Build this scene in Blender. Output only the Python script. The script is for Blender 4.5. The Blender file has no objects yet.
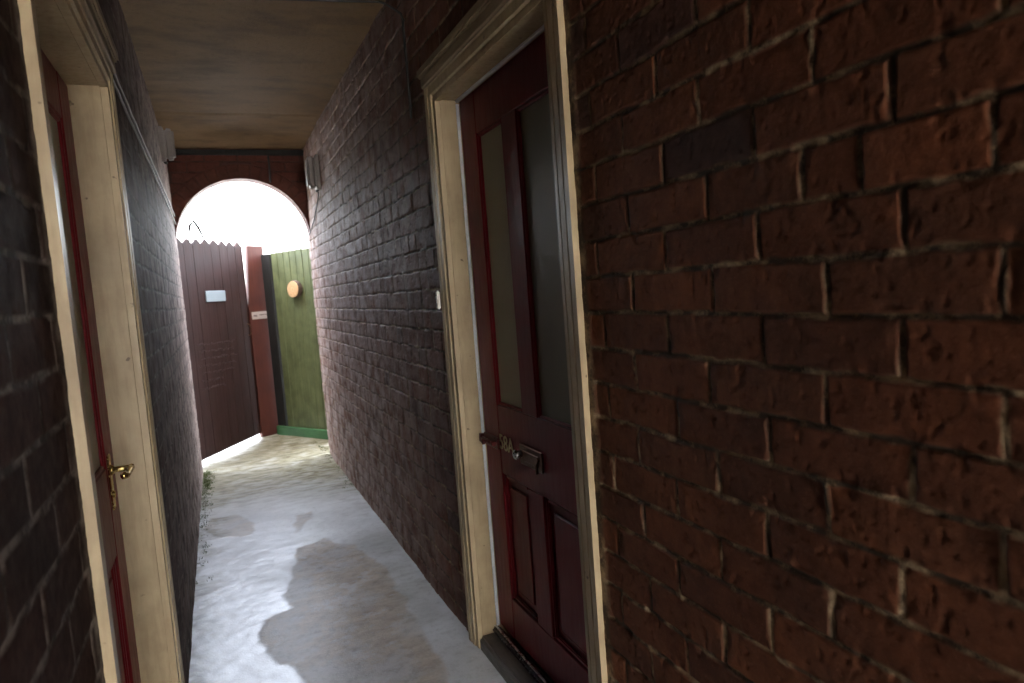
import bpy, bmesh, math, random
import numpy as np
from mathutils import Matrix, Vector

scene = bpy.context.scene
COL = scene.collection
random.seed(7)

# ------------------------------------------------------------------ dimensions (metres)
XR, XL = 0.768, -0.219          # wall faces of the passage
ZC = 2.523                      # ceiling
YB, YA, YA2 = -4.3, 5.80, 5.96  # open end behind the camera, arch wall front and back
CH = 0.07875                    # brick course
ZB = 1.5605                     # a measured bed joint

# ------------------------------------------------------------------ materials
def mat(name):
    m = bpy.data.materials.new(name); m.use_nodes = True
    nt = m.node_tree
    return m, nt, nt.nodes['Principled BSDF']

def N(nt, t, **kw):
    n = nt.nodes.new(t)
    for k, v in kw.items():
        if k in ('operation', 'blend_type', 'data_type', 'attribute_name', 'noise_dimensions', 'interpolation', 'feature', 'wave_type', 'bands_direction', 'clamp'):
            setattr(n, k, v)
        else:
            n.inputs[k.replace('_', ' ')].default_value = v
    return n

def L(nt, a, b): nt.links.new(a, b)

def ramp(nt, src, stops, interp='LINEAR'):
    r = nt.nodes.new('ShaderNodeValToRGB'); r.color_ramp.interpolation = interp
    e = r.color_ramp.elements
    while len(e) < len(stops): e.new(0.5)
    for k, (p, c) in enumerate(stops):
        e[k].position = p
        e[k].color = (c, c, c, 1) if isinstance(c, (int, float)) else (*c, 1)
    L(nt, src, r.inputs[0]); return r.outputs[0]

def mixc(nt, fac, a, b, mode='MIX'):
    m = nt.nodes.new('ShaderNodeMix'); m.data_type = 'RGBA'; m.blend_type = mode
    for s, v in ((0, fac), (6, a), (7, b)):
        if hasattr(v, 'is_linked'): L(nt, v, m.inputs[s])
        elif s == 0: m.inputs[0].default_value = v
        else: m.inputs[s].default_value = (*v, 1)
    return m.outputs[2]

def mth(nt, op, a, b=0.0, c=None):
    m = nt.nodes.new('ShaderNodeMath'); m.operation = op
    for s, v in ((0, a), (1, b)) + (((2, c),) if c is not None else ()):
        if hasattr(v, 'is_linked'): L(nt, v, m.inputs[s])
        else: m.inputs[s].default_value = v
    return m.outputs[0]

def coords(nt, scale=(1, 1, 1)):
    tc = nt.nodes.new('ShaderNodeTexCoord'); mp = nt.nodes.new('ShaderNodeMapping')
    mp.inputs['Scale'].default_value = scale
    L(nt, tc.outputs['Object'], mp.inputs[0]); return mp.outputs[0]

def noise(nt, vec, scale, detail=4, rough=0.55):
    n = nt.nodes.new('ShaderNodeTexNoise'); n.inputs['Scale'].default_value = scale
    n.inputs['Detail'].default_value = detail; n.inputs['Roughness'].default_value = rough
    L(nt, vec, n.inputs['Vector']); return n.outputs['Fac']

def bump(nt, bs, h, strength=0.3, dist=0.002):
    b = nt.nodes.new('ShaderNodeBump'); b.inputs['Strength'].default_value = strength
    b.inputs['Distance'].default_value = dist
    L(nt, h, b.inputs['Height']); L(nt, b.outputs[0], bs.inputs['Normal'])

def attr(nt, name):
    a = nt.nodes.new('ShaderNodeAttribute'); a.attribute_name = name
    s = nt.nodes.new('ShaderNodeSeparateColor'); L(nt, a.outputs['Color'], s.inputs[0])
    return s.outputs[0], s.outputs[1], s.outputs[2]

def brick_material(name, bricks, mortar_light, mortar_dark, light_amount, blue=(.04, .034, .036), rough=.62, grime=.35, spec=.3, skylight_tint=None):
    m, nt, bs = mat(name)
    v = coords(nt)
    mask, rnd, special = attr(nt, 'brick')
    n1 = noise(nt, v, 28, 6, .65); n2 = noise(nt, v, 3.2, 4); n3 = noise(nt, v, 130, 4, .7)
    c = ramp(nt, rnd, [(i / (len(bricks) - 1), b) for i, b in enumerate(bricks)])
    c = mixc(nt, ramp(nt, n1, [(.38, 0.0), (.75, .6)]), c, tuple(x * .45 for x in bricks[0]))
    c = mixc(nt, ramp(nt, n3, [(.55, 0.0), (.8, .45)]), c, tuple(min(1, x * 2.0 + .02) for x in bricks[-1]))
    c = mixc(nt, special, c, blue)
    vm = coords(nt, (1, 1, 1))
    mn = noise(nt, vm, 14, 5, .7)
    mc = mixc(nt, ramp(nt, mn, [(light_amount - .09, 0.0), (light_amount + .09, 1.0)]), mortar_dark, mortar_light)
    c = mixc(nt, mask, mc, c)
    c = mixc(nt, ramp(nt, n2, [(.38, 0.0), (.72, grime)]), c, (.028, .022, .018))
    if skylight_tint:                                                  # skylight from the arch, painted in as paler brick along the far stretch
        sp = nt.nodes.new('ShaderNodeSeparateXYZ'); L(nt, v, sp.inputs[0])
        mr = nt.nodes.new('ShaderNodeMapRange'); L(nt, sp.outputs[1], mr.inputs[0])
        mr.inputs[1].default_value = skylight_tint[0]; mr.inputs[2].default_value = skylight_tint[1]; mr.inputs[4].default_value = skylight_tint[2]
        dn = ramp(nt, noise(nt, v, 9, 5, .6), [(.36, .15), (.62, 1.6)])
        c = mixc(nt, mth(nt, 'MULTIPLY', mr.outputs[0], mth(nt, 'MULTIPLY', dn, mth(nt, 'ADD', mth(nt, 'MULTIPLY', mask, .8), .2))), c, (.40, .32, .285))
    L(nt, c, bs.inputs['Base Color'])
    r = ramp(nt, n1, [(.3, rough - .12), (.8, rough + .16)])
    L(nt, r, bs.inputs['Roughness']); bs.inputs['Specular IOR Level'].default_value = spec
    bump(nt, bs, mth(nt, 'ADD', n3, mth(nt, 'MULTIPLY', n1, .6)), .5, .0018)
    return m

M = {}
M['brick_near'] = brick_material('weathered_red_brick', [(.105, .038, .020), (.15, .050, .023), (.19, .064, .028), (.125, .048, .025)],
                                 (.40, .29, .17), (.055, .038, .024), .55, rough=.72, grime=.38, spec=.16, skylight_tint=(2.1, 3.9, .62))
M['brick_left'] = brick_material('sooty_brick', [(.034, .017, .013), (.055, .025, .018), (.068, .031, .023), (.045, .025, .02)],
                                 (.27, .23, .20), (.045, .036, .03), .51, rough=.75, grime=.35, spec=.09, skylight_tint=(2.0, 4.0, .55))
M['brick_arch'] = brick_material('painted_red_brick', [(.09, .026, .016), (.12, .032, .019), (.10, .028, .018), (.12, .036, .02)],
                                 (.09, .035, .025), (.05, .02, .014), .5, rough=.65, grime=.3, spec=.2)

def paint(name, col, dirt, rough=.35, wear=.25, sc=1.0, grain=(1, 1, 1), bstr=.25, spots=.0):
    m, nt, bs = mat(name)
    v = coords(nt, grain); v2 = coords(nt)
    n1 = noise(nt, v2, 6 * sc, 5, .6); n2 = noise(nt, v, 60 * sc, 5, .65); n3 = noise(nt, v2, 35, 2, .5)
    c = mixc(nt, ramp(nt, n1, [(.4, 0.0), (.75, wear)]), col, dirt)
    c = mixc(nt, ramp(nt, n2, [(.45, 0.0), (.8, wear * .7)]), c, dirt)
    if spots: c = mixc(nt, ramp(nt, n3, [(.72, 0.0), (.76, spots)]), c, tuple(x * .5 for x in dirt))
    L(nt, c, bs.inputs['Base Color'])
    L(nt, ramp(nt, n2, [(.3, rough - .06), (.8, rough + .15)]), bs.inputs['Roughness'])
    bump(nt, bs, mth(nt, 'ADD', n2, n1), bstr, .0015)
    return m

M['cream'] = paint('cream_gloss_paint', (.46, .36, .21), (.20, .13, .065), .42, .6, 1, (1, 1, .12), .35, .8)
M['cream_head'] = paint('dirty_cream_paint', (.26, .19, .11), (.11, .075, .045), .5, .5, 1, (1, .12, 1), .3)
M['maroon'] = paint('maroon_gloss_paint', (.17, .006, .012), (.10, .004, .007), .38, .35, 1, (1, 1, .15), .06)
M['maroon'].node_tree.nodes['Principled BSDF'].inputs['Specular IOR Level'].default_value = .25
M['maroon_hw'] = paint('maroon_painted_metal', (.10, .010, .012), (.03, .006, .006), .3, .3)
M['strip'] = paint('white_strip', (.72, .76, .8), (.4, .4, .38), .4, .3)
M['gate_brown'] = paint('brown_stained_boards', (.030, .011, .009), (.013, .006, .005), .62, .6, 1.2, (1, 1, .05), .5)
M['gate_brown'].node_tree.nodes['Principled BSDF'].inputs['Specular IOR Level'].default_value = .18
M['post_brown'] = paint('red_brown_stain', (.085, .018, .010), (.04, .010, .007), .5, .5, 1.2, (1, 1, .05), .5)
M['dark_wood'] = paint('blackened_wood', (.008, .009, .008), (.004, .004, .004), .7, .4, 1.2, (1, 1, .06), .5)
M['green'] = paint('green_stained_boards', (.135, .16, .066), (.05, .065, .023), .55, .8, 1.3, (1, 1, .045), .6)
M['green_rail'] = paint('bright_green_paint', (.05, .17, .06), (.02, .07, .03), .5, .5, 1, (.2, .2, 1), .4)
M['wall_box'] = paint('grey_white_plastic', (.21, .18, .16), (.12, .10, .09), .4, .5)
M['white_plastic'] = paint('white_plastic', (.8, .78, .72), (.5, .45, .35), .35, .2)
M['cable'] = paint('grey_cable', (.22, .21, .2), (.08, .07, .06), .45, .4)
M['cable_dark'] = paint('dark_cable', (.03, .027, .025), (.015, .015, .015), .6, .4)
M['sill_wood'] = paint('worn_sill_wood', (.10, .085, .07), (.03, .025, .02), .5, .7, 2, (1, .1, 1), .7)
M['black_rubber'] = paint('black_gloss_bar', (.015, .018, .022), (.006, .006, .006), .22, .3)
M['plate_blue'] = paint('pale_blue_plate', (.27, .33, .36), (.2, .22, .24), .35, .2)
M['plate_white'] = paint('white_plate', (.45, .40, .37), (.3, .2, .17), .4, .25)
M['ink'] = paint('grey_ink', (.14, .10, .10), (.25, .2, .2), .6, .3)
M['chalk'] = paint('pale_chalk', (.085, .055, .05), (.045, .026, .022), .9, .8)

def metal(name, col, rough):
    m, nt, bs = mat(name); bs.inputs['Metallic'].default_value = 1
    v = coords(nt); n = noise(nt, v, 90, 4)
    L(nt, mixc(nt, ramp(nt, n, [(.4, 0.0), (.8, .5)]), col, tuple(x * .45 for x in col)), bs.inputs['Base Color'])
    L(nt, ramp(nt, n, [(.3, rough), (.8, rough + .2)]), bs.inputs['Roughness'])
    return m
M['brass'] = metal('worn_brass', (.75, .56, .22), .16)
M['number'] = paint('faded_gilt_paint', (.60, .48, .28), (.38, .29, .16), .5, .3)
M['chrome'] = metal('steel', (.75, .75, .77), .2)
M['antique'] = metal('dull_bronze', (.16, .09, .06), .35)

def glass(name, c1, c2):
    m, nt, bs = mat(name)
    v = coords(nt, (1, 1, 1)); n = noise(nt, v, 160, 3, .6); n2 = noise(nt, coords(nt, (1, 1, .3)), 7, 3)
    L(nt, mixc(nt, n2, c1, c2), bs.inputs['Base Color'])
    bs.inputs['Roughness'].default_value = .4; bs.inputs['Specular IOR Level'].default_value = .3
    bs.inputs['Coat Weight'].default_value = .1; bs.inputs['Coat Roughness'].default_value = .12
    bump(nt, bs, n, .35, .0015)
    return m
M['glass'] = glass('obscured_glass', (.40, .38, .25), (.28, .28, .18))
M['glass2'] = glass('grey_obscured_glass', (.22, .21, .14), (.15, .15, .10))

def end_grain():
    m, nt, bs = mat('cut_log_end')
    v = coords(nt, (1, 1, 1))
    w = nt.nodes.new('ShaderNodeTexWave'); w.wave_type = 'RINGS'; w.rings_direction = 'SPHERICAL'
    w.inputs['Scale'].default_value = 26; w.inputs['Distortion'].default_value = 2.5; w.inputs['Detail Scale'].default_value = 1.5
    L(nt, v, w.inputs[0])
    c = mixc(nt, w.outputs['Fac'], (.56, .33, .15), (.68, .45, .24))
    c = mixc(nt, ramp(nt, noise(nt, v, 30, 4), [(.5, 0.0), (.7, .5)]), c, (.38, .2, .08))
    L(nt, c, bs.inputs['Base Color']); bs.inputs['Roughness'].default_value = .7
    return m
M['endgrain'] = end_grain()
M['bark'] = paint('bark', (.09, .06, .04), (.03, .02, .015), .9, .6, 3)
M['twig'] = paint('twig_bark', (.007, .005, .004), (.004, .003, .003), .95, .5, 3); M['twig'].node_tree.nodes['Principled BSDF'].inputs['Specular IOR Level'].default_value = .05
M['leaf'] = paint('grey_green_leaf', (.02, .025, .014), (.014, .017, .01), .8, .4, 3)

def ceiling_mat():
    m, nt, bs = mat('stained_board_ceiling')
    v = coords(nt); vs = coords(nt, (1.0, 1.9, 1))
    big = noise(nt, v, 1.1, 5, .6); streak = noise(nt, vs, 2.6, 6, .65); fine = noise(nt, v, 45, 4, .6)
    c = mixc(nt, ramp(nt, big, [(.35, 0.0), (.68, 1.0)]), (.22, .135, .058), (.27, .19, .11))
    c = mixc(nt, ramp(nt, streak, [(.46, 0.0), (.68, .6)]), c, (.075, .052, .034))
    c = mixc(nt, ramp(nt, fine, [(.55, 0.0), (.8, .4)]), c, (.045, .03, .02))
    L(nt, c, bs.inputs['Base Color']); bs.inputs['Roughness'].default_value = .8; bs.inputs['Specular IOR Level'].default_value = .25
    bump(nt, bs, mth(nt, 'ADD', streak, mth(nt, 'MULTIPLY', fine, .5)), .6, .006)
    return m
M['ceiling'] = ceiling_mat()

def floor_mat():
    m, nt, bs = mat('patched_wet_concrete')
    v = coords(nt); vs = coords(nt, (.9, 2.2, 1))
    patch, wet, moss = attr(nt, 'state')
    big = noise(nt, v, 2.4, 6, .65); mid = noise(nt, vs, 9, 6, .65); fine = noise(nt, v, 110, 4, .6)
    c = mixc(nt, ramp(nt, big, [(.35, 0.0), (.7, 1.0)]), (.58, .59, .58), (.38, .385, .375))
    c = mixc(nt, ramp(nt, mid, [(.45, 0.0), (.75, .6)]), c, (.55, .55, .54))
    pc = mixc(nt, ramp(nt, mid, [(.35, 0.0), (.7, 1.0)]), (.50, .42, .325), (.35, .285, .22))
    pc = mixc(nt, ramp(nt, big, [(.48, 0.0), (.58, .8)]), pc, (.44, .43, .42))
    pc = mixc(nt, ramp(nt, noise(nt, v, 19, 6, .7), [(.5, 0.0), (.7, .6)]), pc, (.19, .16, .13))
    c = mixc(nt, patch, c, pc)
    c = mixc(nt, mth(nt, 'MULTIPLY', moss, ramp(nt, mid, [(.3, .55), (.55, 1.0)])), c, (.165, .14, .06))
    c = mixc(nt, mth(nt, 'MULTIPLY', moss, ramp(nt, mid, [(.50, 0.0), (.62, .8)])), c, (.055, .045, .018))
    c = mixc(nt, ramp(nt, noise(nt, v, 26, 6, .7), [(.50, 0.0), (.68, .38)]), c, (.22, .215, .19))
    c = mixc(nt, ramp(nt, fine, [(.55, 0.0), (.85, .3)]), c, (.14, .13, .12))
    c = mixc(nt, mth(nt, 'MULTIPLY', patch, ramp(nt, noise(nt, v, 6.5, 5, .7), [(.54, 0.0), (.64, .6)])), c, (.55, .55, .54))
    L(nt, c, bs.inputs['Base Color'])
    r = mth(nt, 'SUBTRACT', .66, mth(nt, 'MULTIPLY', wet, .24))
    r = mth(nt, 'ADD', r, mth(nt, 'MULTIPLY', mth(nt, 'SUBTRACT', mid, .5), .15))
    L(nt, r, bs.inputs['Roughness'])
    L(nt, mth(nt, 'ADD', .3, mth(nt, 'MULTIPLY', wet, .9)), bs.inputs['Specular IOR Level'])
    L(nt, wet, bs.inputs['Coat Weight']); bs.inputs['Coat Roughness'].default_value = .33
    hb = mth(nt, 'ADD', mth(nt, 'MULTIPLY', fine, .5), mid)
    bump(nt, bs, hb, .5, .004)
    return m
M['floor'] = floor_mat()

def ground_mat():
    m, nt, bs = mat('pale_paving')
    v = coords(nt); n = noise(nt, v, 3, 5)
    L(nt, mixc(nt, n, (.46, .45, .43), (.36, .35, .33)), bs.inputs['Base Color'])
    bs.inputs['Roughness'].default_value = .75
    return m
M['ground'] = ground_mat()

# ------------------------------------------------------------------ object helpers
def link(name, me, m=None, parent=None):
    o = bpy.data.objects.new(name, me); COL.objects.link(o)
    if m is not None: me.materials.append(m)
    if parent is not None:
        o.parent = parent
        o.matrix_parent_inverse = Matrix.Translation(-parent.location) if parent.type == 'EMPTY' else Matrix.Identity(4)
    return o

def tag(o, label=None, cat=None, group=None, kind=None):
    if label: o['label'] = label
    if cat: o['category'] = cat
    if group: o['group'] = group
    if kind: o['kind'] = kind
    return o

def empty(name, loc, label, cat, group=None):
    o = bpy.data.objects.new(name, None); COL.objects.link(o)
    o.location = loc; o.empty_display_size = .1
    return tag(o, label, cat, group)

class MB:
    """collects shapes into one bmesh; tf maps local to world"""
    def __init__(s, tf=None): s.bm = bmesh.new(); s.tf = tf or (lambda p: p)
    def box(s, a, b, bev=0.0, seg=1):
        t = bmesh.new()
        bmesh.ops.create_cube(t, size=1)
        for v in t.verts:
            v.co = Vector([(a[i] + b[i]) / 2 + v.co[i] * (b[i] - a[i]) for i in range(3)])
        if bev: bmesh.ops.bevel(t, geom=t.edges[:], offset=bev, segments=seg, affect='EDGES')
        return s.add(t)
    def add(s, t):
        mp = {}
        for v in t.verts: mp[v] = s.bm.verts.new(s.tf(v.co.copy()))
        for f in t.faces:
            try:
                g = s.bm.faces.new([mp[v] for v in f.verts]); g.smooth = f.smooth
            except ValueError: pass
        t.free(); return s
    def poly(s, pts, h0, h1, bev=0.0):
        """pts in (u,z); extruded along v from h0 to h1"""
        t = bmesh.new()
        lo = [t.verts.new((p[0], h0, p[1])) for p in pts]; hi = [t.verts.new((p[0], h1, p[1])) for p in pts]
        t.faces.new(lo); t.faces.new(hi[::-1])
        for i in range(len(pts)):
            j = (i + 1) % len(pts); t.faces.new([lo[i], hi[i], hi[j], lo[j]])
        bmesh.ops.recalc_face_normals(t, faces=t.faces[:])
        if bev: bmesh.ops.bevel(t, geom=t.edges[:], offset=bev, segments=1, affect='EDGES')
        return s.add(t)
    def lathe(s, c, ax, prof, seg=24):
        """prof: (distance along ax, radius)"""
        t = bmesh.new(); ax = Vector(ax).normalized(); q = Vector((0, 0, 1)).rotation_difference(ax)
        rings = []
        for (h, r) in prof:
            rings.append([t.verts.new(Vector(c) + q @ Vector((r * math.cos(2 * math.pi * k / seg), r * math.sin(2 * math.pi * k / seg), h))) for k in range(seg)])
        for a, b in zip(rings, rings[1:]):
            for k in range(seg):
                f = t.faces.new([a[k], a[(k + 1) % seg], b[(k + 1) % seg], b[k]]); f.smooth = True
        t.faces.new(rings[0][::-1]); t.faces.new(rings[-1])
        return s.add(t)
    def tube(s, pts, rad, seg=10):
        t = bmesh.new(); pts = [Vector(p) for p in pts]
        rad = rad if isinstance(rad, (list, tuple)) else [rad] * len(pts)
        rings = []; up = Vector((0, 0, 1))
        for i, p in enumerate(pts):
            d = (pts[min(i + 1, len(pts) - 1)] - pts[max(i - 1, 0)]).normalized()
            a = d.cross(up)
            if a.length < .2: a = d.cross(Vector((1, 0, 0)))
            a.normalize(); b = d.cross(a)
            rings.append([t.verts.new(p + (a * math.cos(2 * math.pi * k / seg) + b * math.sin(2 * math.pi * k / seg)) * rad[i]) for k in range(seg)])
        for a, b in zip(rings, rings[1:]):
            for k in range(seg):
                f = t.faces.new([a[k], a[(k + 1) % seg], b[(k + 1) % seg], b[k]]); f.smooth = True
        t.faces.new(rings[0][::-1]); t.faces.new(rings[-1])
        return s.add(t)
    def build(s, name, m, parent=None):
        bmesh.ops.recalc_face_normals(s.bm, faces=s.bm.faces[:])
        me = bpy.data.meshes.new(name); s.bm.to_mesh(me); s.bm.free()
        return link(name, me, m, parent)

# ------------------------------------------------------------------ numpy noise and grids
def vn(a, b, s, seed):
    a = a / s; b = b / s
    ia = np.floor(a); ib = np.floor(b); fa = a - ia; fb = b - ib
    fa = fa * fa * (3 - 2 * fa); fb = fb * fb * (3 - 2 * fb)
    def h(i, j):
        x = np.sin(i * 127.1 + j * 311.7 + seed * 74.7) * 43758.5453
        return x - np.floor(x)
    return (h(ia, ib) * (1 - fa) + h(ia + 1, ib) * fa) * (1 - fb) + (h(ia, ib + 1) * (1 - fa) + h(ia + 1, ib + 1) * fa) * fb

def fbm(a, b, s, seed, o=3):
    t = 0; amp = 1; tot = 0
    for k in range(o):
        t = t + vn(a + k * 3.1, b + k * 1.7, s, seed + k) * amp; tot += amp; amp *= .55; s *= .5
    return t / tot

def sst(x, a, b):
    t = np.clip((x - a) / (b - a), 0, 1); return t * t * (3 - 2 * t)

def grid_mesh(name, P, keep=None, color=None, attr_name='brick', flip=False):
    """P: (nr, nc, 3) array of points -> mesh"""
    nr, nc, _ = P.shape
    idx = np.arange(nr * nc).reshape(nr, nc)
    q = np.stack([idx[:-1, :-1], idx[:-1, 1:], idx[1:, 1:], idx[1:, :-1]], -1)
    if flip: q = q[..., ::-1]
    if keep is not None: q = q[keep]
    q = q.reshape(-1, 4)
    used = np.unique(q); remap = -np.ones(nr * nc, dtype=np.int64); remap[used] = np.arange(len(used))
    q = remap[q]; V = P.reshape(-1, 3)[used]
    me = bpy.data.meshes.new(name)
    me.vertices.add(len(V)); me.vertices.foreach_set('co', V.astype(np.float32).ravel())
    me.loops.add(q.size); me.loops.foreach_set('vertex_index', q.astype(np.int32).ravel())
    me.polygons.add(len(q))
    me.polygons.foreach_set('loop_start', np.arange(0, q.size, 4, dtype=np.int32))
    me.update(calc_edges=True)
    me.polygons.foreach_set('use_smooth', np.ones(len(q), dtype=bool))
    if color is not None:
        a = me.attributes.new(attr_name, 'FLOAT_COLOR', 'POINT')
        c = np.ones((len(used), 4), dtype=np.float32); c[:, :3] = color.reshape(-1, 3)[used]
        a.data.foreach_set('color', c.ravel())
    me.update(); return me

def join_into(o, others):
    """append other meshes (same attribute layout not needed) to o's mesh"""
    bm = bmesh.new(); bm.from_mesh(o.data)
    for me in others: bm.from_mesh(me)
    bm.to_mesh(o.data); bm.free()
    for me in others: bpy.data.meshes.remove(me)

# measured head joints of the near right wall, by course (course 0 lies just under ZB)
MEASURED = {-3: [.939], -2: [.818, 1.057], -1: [.706, .945, 1.179], 0: [.589, .823, 1.05], 1: [.638, .733, .936, 1.173],
            2: [.581, .822, 1.057, 1.299], 3: [.468, .695, .931, 1.172, 1.364], 4: [.586, .821, 1.064], 5: [.466, .703, .951],
            6: [.577, .817, 1.049, 1.294], 7: [.471, .710, .939, 1.185], 8: [.595, .829, 1.066], 9: [.45, .708, .947, 1.183],
            10: [.595, .83, 1.072], 11: [.71, .945, 1.176]}

def brick_field(Y, Z, seed, measured=None, y0=-3.0, y1=6.3, mix=0.0, mort=.0045, relief=1.0, bow=.003, frames=()):
    r = np.random.RandomState(seed)
    Yw = Y + (fbm(Y, Z, .05, seed) - .5) * .007
    Zw = Z + (fbm(Y, Z, .11, seed + 9) - .5) * .009 + (fbm(Y, Z, .03, seed + 4) - .5) * .004
    t = (ZB - Zw) / CH
    n = np.floor(t); ft = (t - n) * CH
    dz = np.minimum(ft, CH - ft)
    dy = np.ones_like(Y); cy = np.zeros_like(Y); rnd = np.zeros_like(Y); rnd2 = np.zeros_like(Y); rnd3 = np.zeros_like(Y); spec = np.zeros_like(Y)
    for k in range(int(n.min()), int(n.max()) + 1):
        js = []
        y = y0 + (0 if k % 2 else .118) + (.468 - 0 - y0) % .236 - .236
        while y < y1:
            js.append(y + r.uniform(-.008, .008))
            if y > 1.4 and r.rand() < mix: y += .118
            else: y += .236
        if measured and k in measured:
            ms = measured[k]
            js = [j for j in js if j < min(ms) - .12 or j > max(ms) + .12] + ms
            js.sort()
        js = np.array(js)
        m = n == k
        if not m.any(): continue
        yy = Yw[m]; i = np.searchsorted(js, yy)
        lo = js[np.clip(i - 1, 0, len(js) - 1)]; hi = js[np.clip(i, 0, len(js) - 1)]
        dy[m] = np.minimum(np.abs(yy - lo), np.abs(hi - yy)); cy[m] = yy - (lo + hi) / 2
        a = r.rand(len(js) + 2); b = r.rand(len(js) + 2); c = r.rand(len(js) + 2)
        rnd[m] = a[i]; rnd2[m] = b[i]; rnd3[m] = c[i]
        s = (r.rand(len(js) + 2) < .03).astype(float) * .45 * (js[0] < 9)
        if measured and k == 0:
            s[:] = 0; s[np.searchsorted(js, .95)] = .6
        spec[m] = s[i]
    mw = mort + (fbm(Y, Z, .04, seed + 20) - .5) * .0045
    ez = sst(dz - mw, -.001, .0034); ey = sst(dy - mw, -.001, .0034)
    prof = ez * ey
    mask = sst(np.minimum(dz, dy) - mw, 0.0, .003)
    # brick faces: offset, tilt, wear, pits and chipped arrises
    face = (rnd2 - .5) * .004 + (rnd3 - .5) * .014 * cy + (rnd - .5) * .03 * (ft - CH / 2)
    face += (fbm(Y, Z, .07, seed + 31) - .5) * .0018 + (fbm(Y, Z, .012, seed + 33, 2) - .5) * .0009
    pit = sst(fbm(Y, Z, .012, seed + 37, 2), .70, .82); face -= pit * .0019
    edge = 1 - sst(np.minimum(dz, dy), .004, .024)
    chip = edge * sst(fbm(Y, Z, .035, seed + 41, 2), .56, .70); face -= chip * .0022
    face += sst(Y, 2.3, 3.0) * ((rnd3 - .35) * .035 * cy + (fbm(Y, Z, .06, seed + 88) - .5) * .004)
    md = -.0045 + (fbm(Y, Z, .02, seed + 51) - .5) * .006
    smear = sst(fbm(Y, Z, .09, seed + 55, 2), .60, .72); md = md + smear * .004
    d = md * (1 - prof) + face * prof + bow * (fbm(Y, Z, .6, seed + 60, 2) - .5) * 2
    rr = np.clip(rnd + (fbm(Y, Z, .08, seed + 70) - .5) * .35, 0, 1)
    d = d * relief
    for a, b, zt in frames:                                   # mortar dressed flush round the door frames
        inside = (Z < zt + .10)
        q = np.where(inside, np.maximum(a - Y, Y - b), 9.0)
        q = np.maximum(q, 0)
        fl = (1 - sst(q, .0, .012 + .02 * fbm(Y, Z, .03, 5)))
        d = d * (1 - fl) + (.001 + (fbm(Y, Z, .02, 6) - .5) * .003) * fl
        mask = mask * (1 - fl * .85)
    return d, np.stack([mask, rr, spec * mask], -1)

def brick_wall(name, xface, sgn, zones, openings, m, seed, measured, mix, mort, label, relief=1.0, dz=.0035, bowv=.003):
    """sgn: +1 when the wall body lies towards +x.  openings: (y0, y1, ztop)"""
    ys = np.concatenate([np.arange(a, b, s) for a, b, s in zones] + [[zones[-1][1]]])
    zs = np.arange(-.03, ZC + .02, dz)
    Y, Z = np.meshgrid(ys, zs)
    d, c = brick_field(Y, Z, seed, measured, mix=mix, mort=mort, relief=relief, bow=bowv, frames=[(a - .075, b + .075, zt) for a, b, zt in openings])
    X = xface - sgn * d
    keep = np.ones((len(zs) - 1, len(ys) - 1), dtype=bool)
    ym = (ys[1:] + ys[:-1]) / 2; zm = (zs[1:] + zs[:-1]) / 2
    for a, b, zt in openings:
        keep &= ~((ym[None, :] > a) & (ym[None, :] < b) & (zm[:, None] < zt))
    me = grid_mesh(name, np.stack([X, Y, Z], -1), keep, c, flip=(sgn > 0))
    o = link(name, me, m)
    # masonry body behind the face, solid behind the door recess
    b = MB()
    def slab(v0, v1, y0, y1, z0, z1):
        xa, xb = sorted((xface + sgn * v0, xface + sgn * v1)); b.box((xa, y0, z0), (xb, y1, z1))
    slab(.19, .34, YB, YA2, -.05, ZC + .25); slab(.018, 4.2, YB, YA2, ZC + .2505, 5.8); slab(.3405, 4.2, YB, YA2, -.05, ZC + .25)
    y = YB
    for a, bb, zt in openings:
        slab(.018, .19, y, a, -.05, ZC + .25); slab(.018, .19, a, bb, zt, ZC + .25); y = bb
    slab(.018, .19, y, YA2, -.05, ZC + .25)
    bme = bpy.data.meshes.new('t'); bmesh.ops.recalc_face_normals(b.bm, faces=b.bm.faces[:]); b.bm.to_mesh(bme); b.bm.free()
    join_into(o, [bme])
    return tag(o, label, 'brick wall')

# door geometry: (y0, y1, ztop)
RD = (1.455, 2.31, 1.97)
LD = (1.305, 2.226, 1.95)

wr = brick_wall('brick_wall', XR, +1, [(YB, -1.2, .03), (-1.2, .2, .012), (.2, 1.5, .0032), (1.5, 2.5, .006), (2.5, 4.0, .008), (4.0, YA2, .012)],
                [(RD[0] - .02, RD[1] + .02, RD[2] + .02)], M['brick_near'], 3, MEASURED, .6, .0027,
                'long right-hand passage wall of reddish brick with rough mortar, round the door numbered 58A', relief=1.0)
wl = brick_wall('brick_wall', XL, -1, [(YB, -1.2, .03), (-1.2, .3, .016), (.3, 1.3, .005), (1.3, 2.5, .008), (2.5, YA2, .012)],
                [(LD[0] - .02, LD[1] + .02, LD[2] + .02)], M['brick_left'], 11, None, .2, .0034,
                'dark left-hand passage wall of sooty brick with pale mortar lines, round the door with the brass handle', relief=.45, dz=.005, bowv=.0015)

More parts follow.
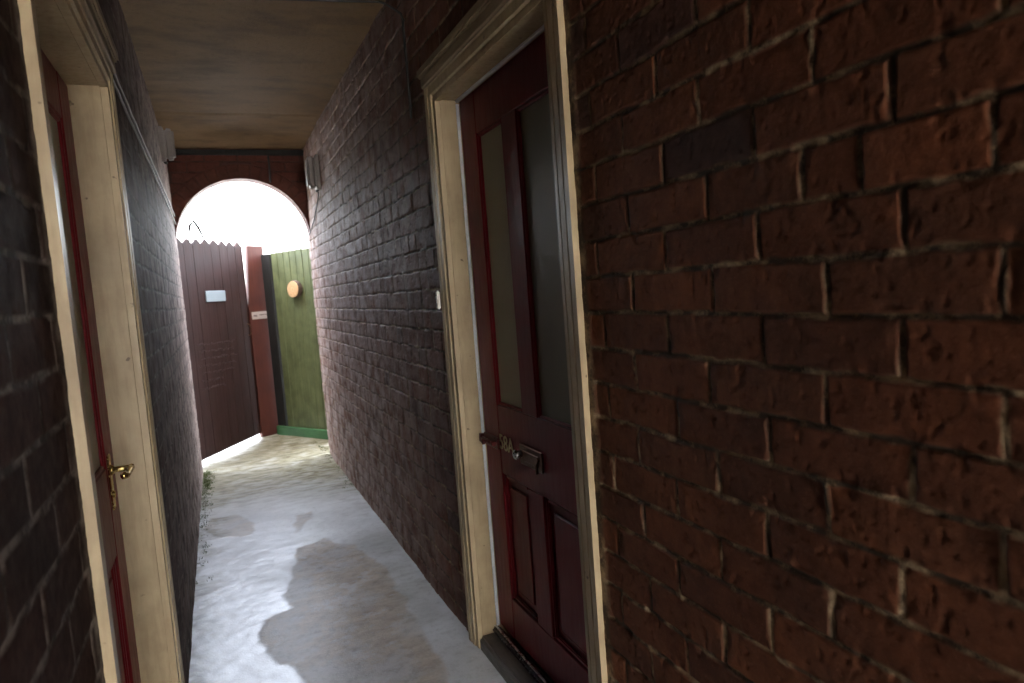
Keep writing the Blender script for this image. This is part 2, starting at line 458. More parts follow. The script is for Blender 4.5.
# ------------------------------------------------------------------ arch wall at the far end
def arch_wall():
    cx, rad, zc = .2745, .4975, 1.800
    th = np.linspace(math.pi, 0, 240)
    xs = cx + rad * np.cos(th); za = zc + rad * np.sin(th)
    rows = 150; t = np.linspace(0, 1, rows)
    X = np.repeat(xs[None, :], rows, 0); Z = za[None, :] + (ZC + .02 - za[None, :]) * t[:, None]
    def field(X, Z):
        d, c = brick_field(X + 1.03, Z, 21, None, mix=0, mort=.0045)
        # ring of voussoirs round the opening
        R = np.hypot(X - cx, Z - zc); A = np.arctan2(Z - zc, X - cx) * (rad + .05)
        ring = (R < rad + .112) & (Z > zc)
        k = A / .078; fk = (k - np.floor(k)) * .078; e = np.minimum(np.minimum(fk, .078 - fk), np.abs(rad + .110 - R))
        p = sst(e, .003, .009)
        d = np.where(ring, (p - 1) * .0025 + (fbm(X, Z, .03, 5) - .5) * .003, d)
        h = np.sin(np.floor(k) * 91.7) * 4375.5; h = h - np.floor(h)
        c = np.where(ring[..., None], np.stack([.5 + .5 * p, h, 0 * h], -1), c)
        return d, c
    d, c = field(X, Z)
    me = grid_mesh('arch_wall', np.stack([X, YA - d, Z], -1), None, c)
    o = link('brick_archway', me, M['brick_arch'])
    parts = []
    # intrados, lightly uneven, from front face to back
    ys = np.linspace(0, 1, 14)
    thj = np.concatenate([[None] * 0, th])
    px = xs; pz = za; df = d[0]
    P = np.zeros((14, len(px), 3)); CC = np.zeros((14, len(px), 3))
    for i, s in enumerate(ys):
        yy = YA + .006 + (YA2 - YA - .006) * s
        if i == 0: yy = YA - df
        w = (fbm(pz * 1.0 + px, np.full(len(px), s * .16), .05, 77) - .5) * .006
        P[i, :, 0] = px - w * 0.5 * np.sign(px - cx); P[i, :, 1] = yy; P[i, :, 2] = pz - w * (0 if i == 0 else 1) * .5
        CC[i, :, 0] = 1; CC[i, :, 1] = .6
    parts.append(grid_mesh('b', P, None, CC, flip=True))
    # back face
    Pb = np.stack([X, np.full_like(X, YA2), Z], -1)[::10]
    parts.append(grid_mesh('c', Pb, None, c[::10], flip=True))
    # merge keeping the colour attribute: all carry the same 'brick' layer
    join_into(o, parts)
    tag(o, 'dark red brick wall with a round arch open to white sky at the far end', 'archway')
    g = MB(); g.box((XL - .005, YA - .022, ZC - .052), (XR + .005, YA - .008, ZC - .008), .004); g.build('shadow_gap_strip', M['dark_wood'], o)  # dark strip standing in for the shadow gap between ceiling and arch wall
    g = MB(); g.tube([(.500, YA - .012, ZC - .03), (.503, YA - .013, 2.40), (.498, YA - .012, 2.262)], .008)
    q = g.build('drop_cable', M['cable_dark'], o)
    return o
arch_wall()

# ------------------------------------------------------------------ floor
def in_poly(X, Y, poly):
    c = np.zeros(X.shape, dtype=bool); n = len(poly)
    for i in range(n):
        x0, y0 = poly[i]; x1, y1 = poly[(i + 1) % n]
        c ^= ((y0 > Y) != (y1 > Y)) & (X < (x1 - x0) * (Y - y0) / (y1 - y0 + 1e-12) + x0)
    return c
def poly_dist(X, Y, poly):
    """signed distance, positive inside"""
    D = np.full(X.shape, 9.0); n = len(poly)
    for i in range(n):
        x0, y0 = poly[i]; x1, y1 = poly[(i + 1) % n]
        dx, dy = x1 - x0, y1 - y0; t = np.clip(((X - x0) * dx + (Y - y0) * dy) / (dx * dx + dy * dy), 0, 1)
        D = np.minimum(D, np.hypot(X - x0 - t * dx, Y - y0 - t * dy))
    return np.where(in_poly(X, Y, poly), D, -D)

PATCHES = [[(.254, 3.613), (.215, 3.40), (.156, 3.174), (.17, 3.08), (.048, 3.005), (.023, 2.832), (.06, 2.68), (.104, 2.60), (.15, 2.44), (.18, 2.2), (.2, 1.7),
            (.24, 1.2), (.45, 1.1), (.50, 1.6), (.60, 2.209), (.61, 2.53), (.625, 2.904), (.62, 3.33), (.56, 3.665), (.42, 3.842), (.284, 3.751)],
           [(-.151, 4.621), (.012, 4.616), (.097, 4.402), (.064, 4.203), (-.134, 4.208), (-.189, 4.438)],
           [(.335, 4.385), (.426, 4.387), (.405, 4.28), (.33, 4.13), (.294, 4.044), (.30, 4.22)]]
def make_floor():
    xs = np.arange(-.9, 1.5, .008); ys = np.concatenate([np.arange(YB - .3, 1.2, .04), np.arange(1.2, 5.0, .008), np.arange(5.0, 8.0, .014)])
    X, Y = np.meshgrid(xs, ys)
    wx = X + (fbm(X, Y, .12, 5, 4) - .5) * .07; wy = Y + (fbm(X, Y, .12, 8, 4) - .5) * .12
    patch = np.zeros_like(X); lip = np.zeros_like(X)
    for k, p in enumerate(PATCHES):
        D = poly_dist(wx, wy, p)
        soft = .012
        # the right-hand side of the big patch fades out
        s = sst(D, -soft, soft)
        if k == 0: s = s * (1 - .8 * sst(X + (fbm(X, Y, .2, 91) - .5) * .25, .50, .74))
        if k > 0: s = s * .75
        patch = np.maximum(patch, s); lip = np.maximum(lip, sst(D, -.012, .020) * (.6 * (1 - sst(X, .2, .4)) if k == 0 else .5))
    wet = sst(fbm(X, Y, .5, 13, 4) + .14 * (1 - sst(X, .1, .5)), .12, .5) * (1 - .7 * patch)
    side = 1 - sst(X, .12, .62) * .55
    far = 1 - sst(Y, 4.4, 5.4) * .55
    wet = np.clip(wet * side * far, 0, 1)
    mo = sst(fbm(X, Y, .13, 17, 4), .42, .62)
    moss = mo * np.maximum(np.maximum((1 - sst(X, XL + .04, XL + .22)) * .95, sst(Y, 4.9, 5.8) * .75), sst(X, .70, .768) * .35 * sst(Y, 4, 6))
    streak = sst(fbm(X * .35, Y * 1.6, .22, 19, 4), .48, .60) * sst(Y, 4.75, 5.4)
    moss = np.clip(np.maximum(moss, streak * .75) + .75 * sst(Y, 4.3, 5.2) + .3 * sst(X, .45, .75) * sst(fbm(X, Y, .3, 55), .4, .6), 0, 1)
    Z = (fbm(X, Y, .8, 23, 3) - .5) * .012 + (fbm(X, Y, .12, 29, 3) - .5) * .0035 * (1 - .6 * wet) + lip * .0035
    Z += .008 * (1 - sst(X, XL - .05, XL + .22)) + (fbm(X, Y, .05, 61, 2) - .5) * .0022 * (1 - .5 * patch)          # slight fillet up to the left wall
    me = grid_mesh('floor', np.stack([X, Y, Z], -1), None, np.stack([patch, wet, moss], -1), 'state')
    o = link('floor', me, M['floor']); tag(o, kind='structure')
make_floor()
g = MB(); g.box((-60, -60, -.10), (60, 80, -.035)); tag(g.build('ground', M['ground']), kind='structure')
# paving of the yards behind the gates (pale, dry)
g = MB(); g.box((-4.5, 8.0, -.034), (6.5, 14, .0)); g.box((-4.5, 5.98, -.034), (-.9, 7.998, .0)); g.box((1.504, 5.98, -.034), (6.5, 7.998, .0))
tag(g.build('paving', M['ground']), kind='structure')

# moss tufts along the foot of the left wall and by the gates
def moss():
    rr = random.Random(31); f = bmesh.new()
    for k in range(420):
        if rr.random() < .88:
            y = 6.0 - abs(rr.gauss(0, .8)); x = XL + abs(rr.gauss(0, .030)); 
        else: y = rr.uniform(4.8, 6.6); x = XR - abs(rr.gauss(0, .03))
        if y < 2.3: continue
        for j in range(9):
            a = rr.uniform(0, 6.28); l = rr.uniform(.004, .012); c = Vector((x + rr.gauss(0, .008), y + rr.gauss(0, .012), .0 + .006 * (x < 0)))
            d = Vector((math.cos(a) * .7, math.sin(a) * .7, rr.uniform(.4, 1.2))).normalized(); sd = d.cross(Vector((0, 0, 1))).normalized() * l * .22
            f.faces.new([f.verts.new(c - sd), f.verts.new(c + sd), f.verts.new(c + d * l + sd * .3), f.verts.new(c + d * l - sd * .3)])
    me = bpy.data.meshes.new('moss'); f.to_mesh(me); f.free(); tag(link('moss', me, M['moss']), 'green moss and weeds along the foot of the walls', 'moss', kind='stuff')
M['moss'] = paint('moss_green', (.07, .09, .02), (.035, .05, .012), .8, .6, 3)
moss()

# ceiling
def make_ceiling():
    xs = np.arange(XL - .03, XR + .04, .02); ys = np.arange(YB, YA + .03, .02)
    X, Y = np.meshgrid(xs, ys)
    Z = ZC + (fbm(X, Y, .7, 43, 3) - .5) * .014
    for yy in (-.95, .95, 2.86, 4.75):                    # joints between the boards
        Z = Z + .006 * (np.abs(Y - yy) < .012)
    me = grid_mesh('ceiling', np.stack([X, Y, Z], -1), None, None, flip=True)
    o = link('ceiling', me, M['ceiling'])
    b = MB(); b.box((XL - .017, YB, ZC + .03), (XR + .017, YA2 - .002, 5.8))
    t = bpy.data.meshes.new('t'); b.bm.to_mesh(t); b.bm.free(); join_into(o, [t])
    tag(o, kind='structure')
make_ceiling()

# ------------------------------------------------------------------ doors
def sweep_frame(b, prof, y0, y1, zt, z0=0.0):
    """prof: (outward distance u, protrusion towards the passage); path goes up one side, over, and down"""
    t = bmesh.new(); rings = []
    for k in range(4):
        r = []
        for u, pr in prof:
            if k == 0: c = (y0 - u, -pr, z0)
            elif k == 1: c = (y0 - u, -pr, zt + u)
            elif k == 2: c = (y1 + u, -pr, zt + u)
            else: c = (y1 + u, -pr, z0)
            r.append(t.verts.new(c))
        rings.append(r)
    n = len(prof)
    for a, c in zip(rings, rings[1:]):
        for i in range(n):
            j = (i + 1) % n; t.faces.new([a[i], a[j], c[j], c[i]])
    t.faces.new(rings[0]); t.faces.new(rings[-1][::-1])
    b.add(t)

def text_mesh(s, size, ext):
    cu = bpy.data.curves.new('t', 'FONT'); cu.body = s; cu.size = size; cu.extrude = ext; cu.align_x = 'CENTER'; cu.align_y = 'CENTER'; cu.bevel_depth = ext * .3
    o = bpy.data.objects.new('t', cu); COL.objects.link(o)
    dg = bpy.context.evaluated_depsgraph_get(); me = bpy.data.meshes.new_from_object(o.evaluated_get(dg))
    bpy.data.objects.remove(o); return me

def make_door(side, dims, recess, label, arch_w=.080):
    y0, y1, zt = dims
    xw = XR if side > 0 else XL
    tf = lambda p: Vector((xw + side * p[1], p[0], p[2]))     # local (u=y, v=depth into the wall, z)
    t = empty('house_door', (xw, (y0 + y1) / 2, 0), label, 'door')
    # frame: moulded architrave + linings
    f = MB(tf)
    A = arch_w
    prof = [(-.004, -.010), (-.004, .008), (A * .14, .009), (A * .19, .005), (A * .25, .005), (A * .30, .013), (A * .60, .014), (A * .63, .011), (A * .67, .011), (A * .70, .015), (A, .017), (A, -.010)]
    sweep_frame(f, prof, y0, y1, zt)
    f.box((y0 - .018, .0105, 0), (y0, recess + .06, zt + .018), .002)
    f.box((y1, .0105, 0), (y1 + .018, recess + .06, zt + .018), .002)
    f.box((y0 + .0005, .0105, zt), (y1 - .0005, recess + .06, zt + .0175), .002)
    fr = f.build('door_frame', M['cream'], t)
    # head board over the architrave
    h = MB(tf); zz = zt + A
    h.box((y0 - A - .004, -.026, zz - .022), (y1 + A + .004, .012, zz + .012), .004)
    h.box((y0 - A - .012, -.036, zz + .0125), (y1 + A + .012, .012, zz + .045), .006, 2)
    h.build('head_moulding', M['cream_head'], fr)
    if side > 0:
        w = MB(tf)
        w.box((y1 - .006, recess - .014, .07), (y1 - .0005, recess - .003, zt - .012), .0015)
        for k in range(13):
            z = .15 + k * .145
            w.box((y1 - .009, recess - .016, z), (y1 - .0065, recess - .006, z + .006))
        w.box((y0 + .01, recess - .018, zt - .010), (y1 - .011, recess - .006, zt - .0005), .002)
        w.build('weather_strip', M['strip'], fr)
    # leaf
    V0, V1 = recess, recess + .044
    a, b = y0 + .004, y1 - .005; zb, ztp = .075, zt - .004
    lf = MB(tf)
    st = .134; m1 = b - st - .212; m0 = m1 - .108
    gz0, gz1, pz0, pz1 = .915, 1.825, .225, .675
    bv = .0025
    lf.box((a, V0, zb), (a + st, V1, ztp), bv); lf.box((b - st, V0, zb), (b, V1, ztp), bv)
    for z0, z1 in ((zb, pz0), (pz1, gz0), (gz1, ztp)): lf.box((a + st + .0005, V0 + .0012, z0), (b - st - .0005, V1, z1), bv)
    for z0, z1 in ((pz0, pz1), (gz0, gz1)): lf.box((m0, V0 + .0006, z0 + .0005), (m1, V1, z1 - .0005), bv)
    leaf = lf.build('door_leaf', M['maroon'], t)
    cols = [(a + st, m0), (m1, b - st)]
    for k, (u0, u1) in enumerate(cols):
        # glazing bead and pane
        bd = MB(tf); wd = .011
        for q in ((u0 + .0005, gz0 + .0005, u0 + wd, gz1 - .0005), (u1 - wd, gz0 + .0005, u1 - .0005, gz1 - .0005), (u0 + wd + .0005, gz0 + .0005, u1 - wd - .0005, gz0 + wd), (u0 + wd + .0005, gz1 - wd, u1 - wd - .0005, gz1 - .0005)):
            bd.box((q[0], V0 + .004, q[1]), (q[2], V0 + .026, q[3]), .003)
        bd.build('glazing_bead', M['maroon'], leaf)
        gp = MB(tf); gp.box((u0 + .003, V0 + .012, gz0 + .003), (u1 - .003, V0 + .017, gz1 - .003))
        gp.build('window_pane', M['glass2'] if (k == 0) else M['glass'], leaf)
        pn = MB(tf)
        pn.box((u0 + .0005, V0 + .018, pz0 + .0005), (u1 - .0005, V0 + .034, pz1 - .0005))
        for q in ((u0 + .0005, pz0 + .0005, u0 + .016, pz1 - .0005), (u1 - .016, pz0 + .0005, u1 - .0005, pz1 - .0005), (u0 + .0165, pz0 + .0005, u1 - .0165, pz0 + .016), (u0 + .0165, pz1 - .016, u1 - .0165, pz1 - .0005)):
            pn.box((q[0], V0 + .007, q[1]), (q[2], V0 + .0175, q[3]), .004, 2)
        pn.box((u0 + .04, V0 + .011, pz0 + .04), (u1 - .04, V0 + .0175, pz1 - .04), .005)
        pn.build('door_panel', M['maroon'], leaf)
    return t, leaf, tf, V0

# right door
dr, leafr, tfr, V0 = make_door(+1, RD, .082, 'maroon half-glazed door numbered 58A in a cream frame, on the right')
# brass digits (read from the passage: +u runs to the left of the viewer)
tm = text_mesh('58A', .074, .0009)
Rm = Matrix(((0, 0, -1), (-1, 0, 0), (0, 1, 0))).to_4x4()        # text x -> -y, text y -> z, text z -> -x
tm.transform(Matrix.Translation((XR + V0 - .0015, 2.108, .787)) @ Rm)
tn = link('door_number', tm, M['number'], leafr)
lp = MB(tfr)
lp.box((1.825, V0 - .006, .750), (2.035 - .045, V0 - .0005, .815), .003)
lp.box((1.845, V0 - .011, .766), (1.955, V0 - .0065, .800), .002)
lp.tube([(1.835, V0 - .012, .792), (1.83, V0 - .022, .776), (1.835, V0 - .020, .752)], .004)
lp.build('letter_plate', M['antique'], leafr)
kn = MB(tfr); kn.lathe((1.978, V0 - .006, .783), (0, -1, 0), [(0, .011), (.006, .010), (.010, .014), (.018, .0165), (.024, .013), (.027, .004)])
kn.build('door_knob', M['chrome'], leafr)
lt = MB(tfr)
lt.box((2.165, V0 - .010, .758), (2.300, V0 - .0005, .800), .003)
lt.tube([(2.175, V0 - .018, .780), (2.29, V0 - .018, .780)], .0075)
lt.lathe((2.235, V0 - .018, .780), (0, -1, 0), [(0, .006), (.010, .005), (.014, .010), (.022, .010), (.025, .004)])
lt.box((2.285, V0 - .026, .765), (2.306, V0 - .0105, .797), .003)
lt.lathe((2.192, V0 - .018, .780), (0, -1, 0), [(0, .009), (.006, .009), (.008, .004)])
lt.build('door_latch', M['maroon_hw'], leafr)
th = MB(tfr)
th.box((RD[0] + .0025, -.004, -.01), (RD[1] - .0025, .078, .052), .010, 3)
thr = th.build('threshold', M['sill_wood'], dr)
tb = MB(tfr)
tb.box((RD[0] + .003, .048, .0525), (RD[1] - .003, .0805, .072), .007, 3)
tb.build('weather_bar', M['black_rubber'], thr)
ts = MB(tfr); ts.box((RD[0] + .004, .058, .0722), (RD[1] - .004, .066, .0748), .001)
ts.build('metal_strip', M['chrome'], thr)

# left door
dl, leafl, tfl, V0l = make_door(-1, LD, .088, 'narrowly seen maroon door with a brass lever handle in a cream frame, on the left')
hp = MB(tfl)
hp.box((2.098, V0l - .005, .795), (2.138, V0l - .0005, .945), .002)
hp.lathe((2.118, V0l - .005, .902), (0, -1, 0), [(0, .014), (.006, .012), (.010, .008), (.045, .008), (.05, .010), (.056, .008)])
hp.tube([(2.118, V0l - .052, .902), (2.09, V0l - .055, .904), (2.06, V0l - .054, .900), (2.035, V0l - .052, .898), (2.012, V0l - .048, .904)], [.008, .0085, .007, .0075, .0095])
hp.lathe((2.010, V0l - .048, .904), (0, -1, 0), [(-.008, .004), (-.005, .009), (.004, .010), (.008, .004)])
hp.lathe((2.118, V0l - .005, .835), (0, -1, 0), [(0, .009), (.004, .009), (.005, .003)])
hp.build('door_handle', M['brass'], leafl)
th = MB(tfl); th.box((LD[0] + .0025, -.004, -.01), (LD[1] - .0025, .086, .052), .010, 3)
th.build('threshold', M['sill_wood'], dl)

# ------------------------------------------------------------------ fittings on the walls
# doorbell on the far architrave of the right door
b = MB(); b.box((XR - .030, 2.388, 1.250), (XR - .0195, 2.412, 1.318), .004, 2)
db = b.build('doorbell', M['white_plastic']); tag(db, 'small white bell push on the far edge of the cream frame of door 58A', 'doorbell')
b = MB(); b.lathe((XR - .0302, 2.400, 1.292), (-1, 0, 0), [(0, .007), (.003, .007), (.005, .004)]); b.build('bell_button', M['cable'], db)
b = MB(); b.box((XR - .0312, 2.393, 1.262), (XR - .0302, 2.407, 1.274)); b.build('name_slot', M['cable'], db)

def wall_light(side, y0, y1, z0, z1, proj, label):
    xw = XR if side > 0 else XL
    tf = lambda p: Vector((xw - side * p[0], p[1], p[2]))
    b = MB(tf); b.box((-.006, y0, z0), (proj * .3, y1, z1), .006, 2)
    o = b.build('wall_light', M['wall_box']); tag(o, label, 'wall light', 'unlit box lights either side of the arch')
    b = MB(tf); t = bmesh.new(); bmesh.ops.create_cube(t, size=1)
    for v in t.verts:
        k = .92 if v.co.x > 0 else 1.0
        v.co = Vector((proj * .302 + (v.co.x + .5) * proj * .698, (y0 + y1) / 2 + v.co.y * (y1 - y0 - .012) * k, (z0 + z1) / 2 + v.co.z * (z1 - z0 - .012) * k))
    bmesh.ops.bevel(t, geom=t.edges[:], offset=.016, segments=3, affect='EDGES')
    b.add(t); b.build('cover', M['wall_box'], o)
    b = MB(tf); b.lathe((proj * .25, (y0 + y1) / 2, z0 - .014), (0, 0, 1), [(0, .010), (.013, .012)]); b.build('cable_gland', M['cable_dark'], o)
    return o
wall_light(+1, 5.02, 5.13, 2.09, 2.33, .085, 'grey-white box light high on the right wall with a cable hanging below')
wall_light(-1, 5.0, 5.08, 2.28, 2.50, .085, 'grey-white box light at the top of the left wall, tight under the ceiling')

def cable(pts, r, m, label, wob=.004):
    out = []
    for i in range(len(pts) - 1):
        a, c = Vector(pts[i]), Vector(pts[i + 1]); n = max(2, int((c - a).length / .12))
        for k in range(n):
            p = a.lerp(c, k / n); out.append(p + Vector((0, random.uniform(-wob, wob) if abs(c.y - a.y) < .1 else 0, random.uniform(-wob, wob) if abs(c.z - a.z) < .3 * (c - a).length else 0)))
    out.append(Vector(pts[-1]))
    b = MB(); b.tube(out, r, 8); o = b.build('cable', m); tag(o, label, 'cable'); return o
cable([(XL + .009, .3, 2.075), (XL + .009, 2.9, 2.045), (XL + .009, 4.2, 2.04), (XL + .010, 5.79, 2.02)], .0045, M['cable'],
      'upper of two thin grey cables running level along the left wall')
cable([(XL + .009, .3, 2.045), (XL + .009, 2.7, 2.005), (XL + .009, 4.4, 1.99), (XL + .010, 5.79, 1.96)], .0045, M['cable'],
      'lower of two thin grey cables running level along the left wall')
cable([(.30, 2.93, ZC - .012), (XR - .03, 2.86, ZC - .012), (XR - .010, 2.83, ZC - .03), (XR - .010, 2.62, 2.375), (XR - .010, 2.605, 2.35), (XR - .010, 2.60, 2.06), (XR - .010, 2.60, 1.98)],
      .0050, M['cable_dark'], 'thin dark cable crossing the ceiling and dropping down the right wall beyond the door', .002)
cable([(XR - .012, 5.08, 2.075), (XR - .012, 5.13, 2.04), (XR - .012, 5.40, 1.93), (XR - .012, 5.78, 1.84)], .0045, M['cable_dark'],
      'dark cable slanting down from the right-hand box light to the arch')

# ------------------------------------------------------------------ gates
SC = 1.05
A_ = Vector((-.216, 6.0, 0)) * SC; B_ = Vector((.283, 6.86, 0)) * SC; C_ = Vector((.434, 6.95, 0)) * SC; D_ = Vector((.817, 6.33, 0)) * SC
def along(P, Q):
    d = (Q - P).normalized(); n = Vector((d.y, -d.x, 0))      # n: towards the passage side
    if n.y > 0: n = -n
    return lambda p: P + d * p[0] - n * p[1] + Vector((0, 0, p[2]))
# brown gate
tg = along(A_, B_)
ga = empty('garden_gate', A_.lerp(B_, .5), 'dark brown boarded gate with a sawtooth top, across the left of the far end', 'gate')
b = MB(tg); bw = .1385; n = 9; s0 = 1.040 - n * bw
for k in range(n):
    u0 = s0 + k * bw + .0006; u1 = s0 + (k + 1) * bw - .0006; dz = random.uniform(-.006, .006)
    zt_ = 1.855 + dz + .003 * k
    b.poly([(u0, .042), (u1, .042), (u1, zt_), ((u0 + u1) / 2, zt_ + .048), (u0, zt_)], random.uniform(-.001, .0015), .020, .0015)
b.build('board_panel', M['gate_brown'], ga)
for z in (.28, .98, 1.62):
    b = MB(tg); b.box((s0 + .01, .0215, z), (1.035, .055, z + .10), .003); b.build('ledge', M['gate_brown'], ga)
b = MB(tg); b.box((.312, -.012, 1.366), (.630, -.002, 1.462), .003)
b.box((.322, -.013, 1.440), (.620, -.0122, 1.444)); b.build('name_plate', M['plate_blue'], ga)
# faint, unreadable chalk scribble in lines
b = MB(tg); rr = random.Random(4)
for ln in range(7):
    z = .99 - ln * .062; u = .10 + rr.uniform(0, .05); e = .74 - rr.uniform(0, .12) - (.22 if ln > 4 else 0)
    while u < e:
        w = rr.uniform(.014, .03); hgt = rr.uniform(.016, .034)
        pts = [(u + w * (i / 4) + rr.uniform(-.003, .003), -.0016, z + (rr.random() - .5) * hgt + (e - u) * .03) for i in range(5)]
        b.tube(pts, .0022, 4); u += w + rr.choice([.004, .006, .006, .022])
b.build('chalk_writing', M['chalk'], ga)
b = MB(tg); b.tube([(.985, -.004, 1.02), (.985, -.03, 1.03), (.985, -.03, 1.12), (.985, -.004, 1.13)], .005); b.build('gate_handle', M['antique'], ga)

# red-brown post board between the gates
tp = along(B_, C_)
PB = .2
po = MB(tp)
po.poly([(-.008, .0), (PB + .012, .0), (PB + .014, 1.885), (.046, 1.890), (-.006, 1.28)], -.022, .022, .003)
post = po.build('gate_post', M['post_brown']); tag(post, 'tall red-brown board post standing between the brown gate and the green gate', 'post')
b = MB(tp); b.box((.014, -.027, 1.168), (.204, -.0225, 1.240), .0015); pl = b.build('number_plate', M['plate_white'], post)
b = MB(tp)
for u0, u1, z0, z1 in ((.030, .048, 1.196, 1.212), (.050, .070, 1.192, 1.210), (.094, .110, 1.203, 1.213), (.113, .131, 1.201, 1.213), (.134, .150, 1.204, 1.214), (.153, .183, 1.204, 1.213)):
    b.box((u0, -.0278, z0), (u1, -.0272, z1))
b.build('faded_writing', M['ink'], pl)

# green gate
tq = along(C_, D_)
gg = empty('garden_gate', C_.lerp(D_, .6), 'green boarded gate with a flat top, at the right of the far end', 'gate')
b = MB(tq); b.box((.045, -.02, 0), (.172, .06, 1.795), .004); b.build('hinge_post', M['dark_wood'], gg)
b = MB(tq); n = 9; bw = .0935
for k in range(n):
    u0 = .178 + k * bw; b.box((u0 + .001, random.uniform(-.001, .002), .05), (u0 + bw - .0035, .022, 1.802 + random.uniform(-.003, .004)), .003)
b.build('board_panel', M['green'], gg)
for z in (.30, 1.0, 1.62):
    b = MB(tq); b.box((.185, .0225, z), (.178 + n * bw - .01, .06, z + .10), .003); b.build('ledge', M['green'], gg)
b = MB(tq); b.box((.055, -.050, -.01), (1.03, -.0225, .088), .005); b.build('bottom_rail', M['green_rail'], gg)
b = MB(tq); b.box((.800, -.02, 1.055), (.845, -.0015, 1.10), .003); b.tube([(.79, -.02, 1.08), (.86, -.02, 1.08)], .006); b.build('latch', M['chrome'], gg)

# log slice fixed to the green gate: a thing hung on it
def log_slice():
    c = tq((.530, -.0045, 1.430)); d = (D_ - C_).normalized(); nrm = Vector((d.y, -d.x, 0)); nrm = -nrm if nrm.y > 0 else nrm
    def mk(name, h0, h1, r0, m, parent=None, bark=False):
        b = MB(); t = bmesh.new(); seg = 40; rings = []
        for h, k in ((h0, .985), (h0 + .003, 1.0), (h1 - .003, 1.0), (h1, .97)):
            rings.append([])
            for i in range(seg):
                a = 2 * math.pi * i / seg; r = r0 * k * (1 + .025 * math.sin(2 * a + 1) + .012 * math.sin(5 * a) + (.02 * math.sin(13 * a) if bark else 0))
                rings[-1].append(t.verts.new(d * r * math.cos(a) + Vector((0, 0, r * math.sin(a))) + nrm * h))
        for a, e in zip(rings, rings[1:]):
            for i in range(seg): t.faces.new([a[i], a[(i + 1) % seg], e[(i + 1) % seg], e[i]])
        t.faces.new(rings[0][::-1]); t.faces.new(rings[-1]); b.add(t)
        o = b.build(name, m); return o
    o = mk('log_slice', 0.0, .050, .078, M['endgrain']); o.location = c
    k = mk('bark_rim', .0, .044, .0835, M['bark'], bark=True); k.parent = o
    tag(o, 'pale round slice of log fixed high on the green gate', 'log slice')
log_slice()

# bare shrub behind the brown gate
def shrub():
    base = Vector((-.17, 7.45, 0)); rr = random.Random(12)
    root = empty('shrub', base, 'straggly shrub whose twig tips show over the left end of the brown gate', 'shrub')
    b = MB(); tips = []
    for k in range(7):
        a = rr.uniform(0, 6.28); p = base + Vector((rr.uniform(-.04, .04), rr.uniform(-.04, .04), -.02)); pts = [p]; r = [.012]
        L_ = rr.uniform(1.55, 1.90) if k else 2.02; n = 12
        for i in range(1, n + 1):
            t = i / n; p = base + Vector((math.cos(a) * .22 * t ** 1.6 + rr.uniform(-.012, .012), math.sin(a) * .2 * t ** 1.6 + rr.uniform(-.012, .012), L_ * t))
            pts.append(p); r.append(.012 * (1 - t) + .0025)
            if i > 5 and rr.random() < .8:
                q = p.copy(); dd = Vector((rr.uniform(-1, 1), rr.uniform(-1, 1), rr.uniform(.1, .9))).normalized(); sp = [q.copy()]
                for j in range(4): q = q + dd * .045 + Vector((0, 0, -.006 * j)); sp.append(q.copy())
                b.tube(sp, [.004, .0035, .003, .0025, .002], 5); tips += sp[2:]
        b.tube(pts, r, 7); tips += pts[-3:]
    # an arching tip above the gate
    b.tube([base + Vector((.02, 0, 1.6)), base + Vector((.0, 0, 1.95)), base + Vector((.02, 0, 2.12)), base + Vector((.06, .0, 2.17)), base + Vector((.10, 0, 2.10)), base + Vector((.135, 0, 2.0))], [.010, .011, .014, .017, .013, .008], 7)
    b.build('stem', M['twig'], root)
    f = MB()
    for tpt in tips:
        for j in range(4):
            c = tpt + Vector((rr.uniform(-.03, .03), rr.uniform(-.03, .03), rr.uniform(-.03, .03)))
            d = Vector((rr.uniform(-1, 1), rr.uniform(-1, 1), rr.uniform(-.6, .8))).normalized(); s = d.cross(Vector((rr.random(), rr.random(), rr.random()))).normalized()
            t = bmesh.new(); l = rr.uniform(.018, .032); w = l * .28; nn = d.cross(s) * .0006
            vs = [c, c + d * l * .5 + s * w, c + d * l, c + d * l * .5 - s * w]
            lo = [t.verts.new(v) for v in vs]; t.faces.new(lo); f.add(t)
    o = f.build('foliage', M['leaf'], root)
shrub()

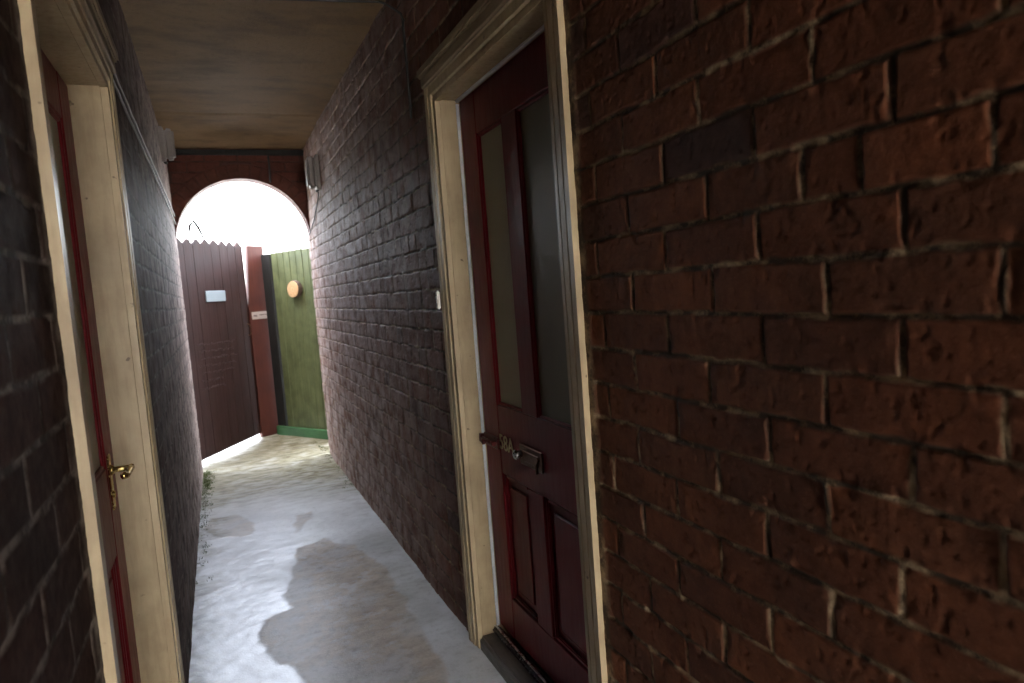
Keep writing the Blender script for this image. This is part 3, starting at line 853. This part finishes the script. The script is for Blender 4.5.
# ------------------------------------------------------------------ camera
yaw, pit, rol, f_px, h = 0.4024, 0.0823, -0.0744, 687.5, 1.320
F = Vector((math.sin(yaw) * math.cos(pit), math.cos(yaw) * math.cos(pit), -math.sin(pit)))
R0 = Vector((math.cos(yaw), -math.sin(yaw), 0)); U0 = R0.cross(F)
R = R0 * math.cos(rol) + U0 * math.sin(rol); U = -R0 * math.sin(rol) + U0 * math.cos(rol)
cam = bpy.data.cameras.new('camera'); co = bpy.data.objects.new('camera', cam); COL.objects.link(co)
mw = Matrix.Identity(4)
for i in range(3): mw[i][0] = R[i]; mw[i][1] = U[i]; mw[i][2] = -F[i]
mw[2][3] = h
co.matrix_world = mw
cam.sensor_width = 36; cam.lens = f_px / 1024 * 36; cam.dof.use_dof = True; cam.dof.focus_distance = 1.9; cam.dof.aperture_fstop = 5.6; cam.clip_start = .02; cam.clip_end = 500
scene.camera = co

# ------------------------------------------------------------------ light
EL, AZ = math.radians(56), math.radians(188)                   # bright hazy day; the sun stands over the street end
w = bpy.data.worlds.new('World'); scene.world = w; w.use_nodes = True
nt = w.node_tree; bg = nt.nodes['Background']
sky = nt.nodes.new('ShaderNodeTexSky'); sky.sky_type = 'NISHITA'; sky.sun_disc = False
sky.sun_elevation = EL; sky.sun_rotation = AZ; sky.air_density = 1.0; sky.dust_density = 6.0; sky.ozone_density = 1.0
hs = nt.nodes.new('ShaderNodeHueSaturation'); hs.inputs['Saturation'].default_value = .42      # hazy, nearly white sky
nt.links.new(sky.outputs[0], hs.inputs['Color']); nt.links.new(hs.outputs[0], bg.inputs[0]); bg.inputs[1].default_value = .15
s = bpy.data.lights.new('sun', 'SUN'); s.energy = 0.5; s.angle = math.radians(14); s.color = (1, .96, .9)
so = bpy.data.objects.new('sun', s); COL.objects.link(so)
dirv = Vector((math.sin(AZ) * math.cos(EL), math.cos(AZ) * math.cos(EL), math.sin(EL)))
so.rotation_euler = dirv.to_track_quat('Z', 'Y').to_euler(); so.location = (0, 0, 20)

vs = scene.view_settings
vs.view_transform = 'Standard'; vs.look = 'None'; vs.gamma = 1; vs.use_curve_mapping = False
vs.exposure = 5.35
scene.render.engine = 'CYCLES'
scene.cycles.max_bounces = 10; scene.cycles.diffuse_bounces = 6; scene.cycles.glossy_bounces = 4
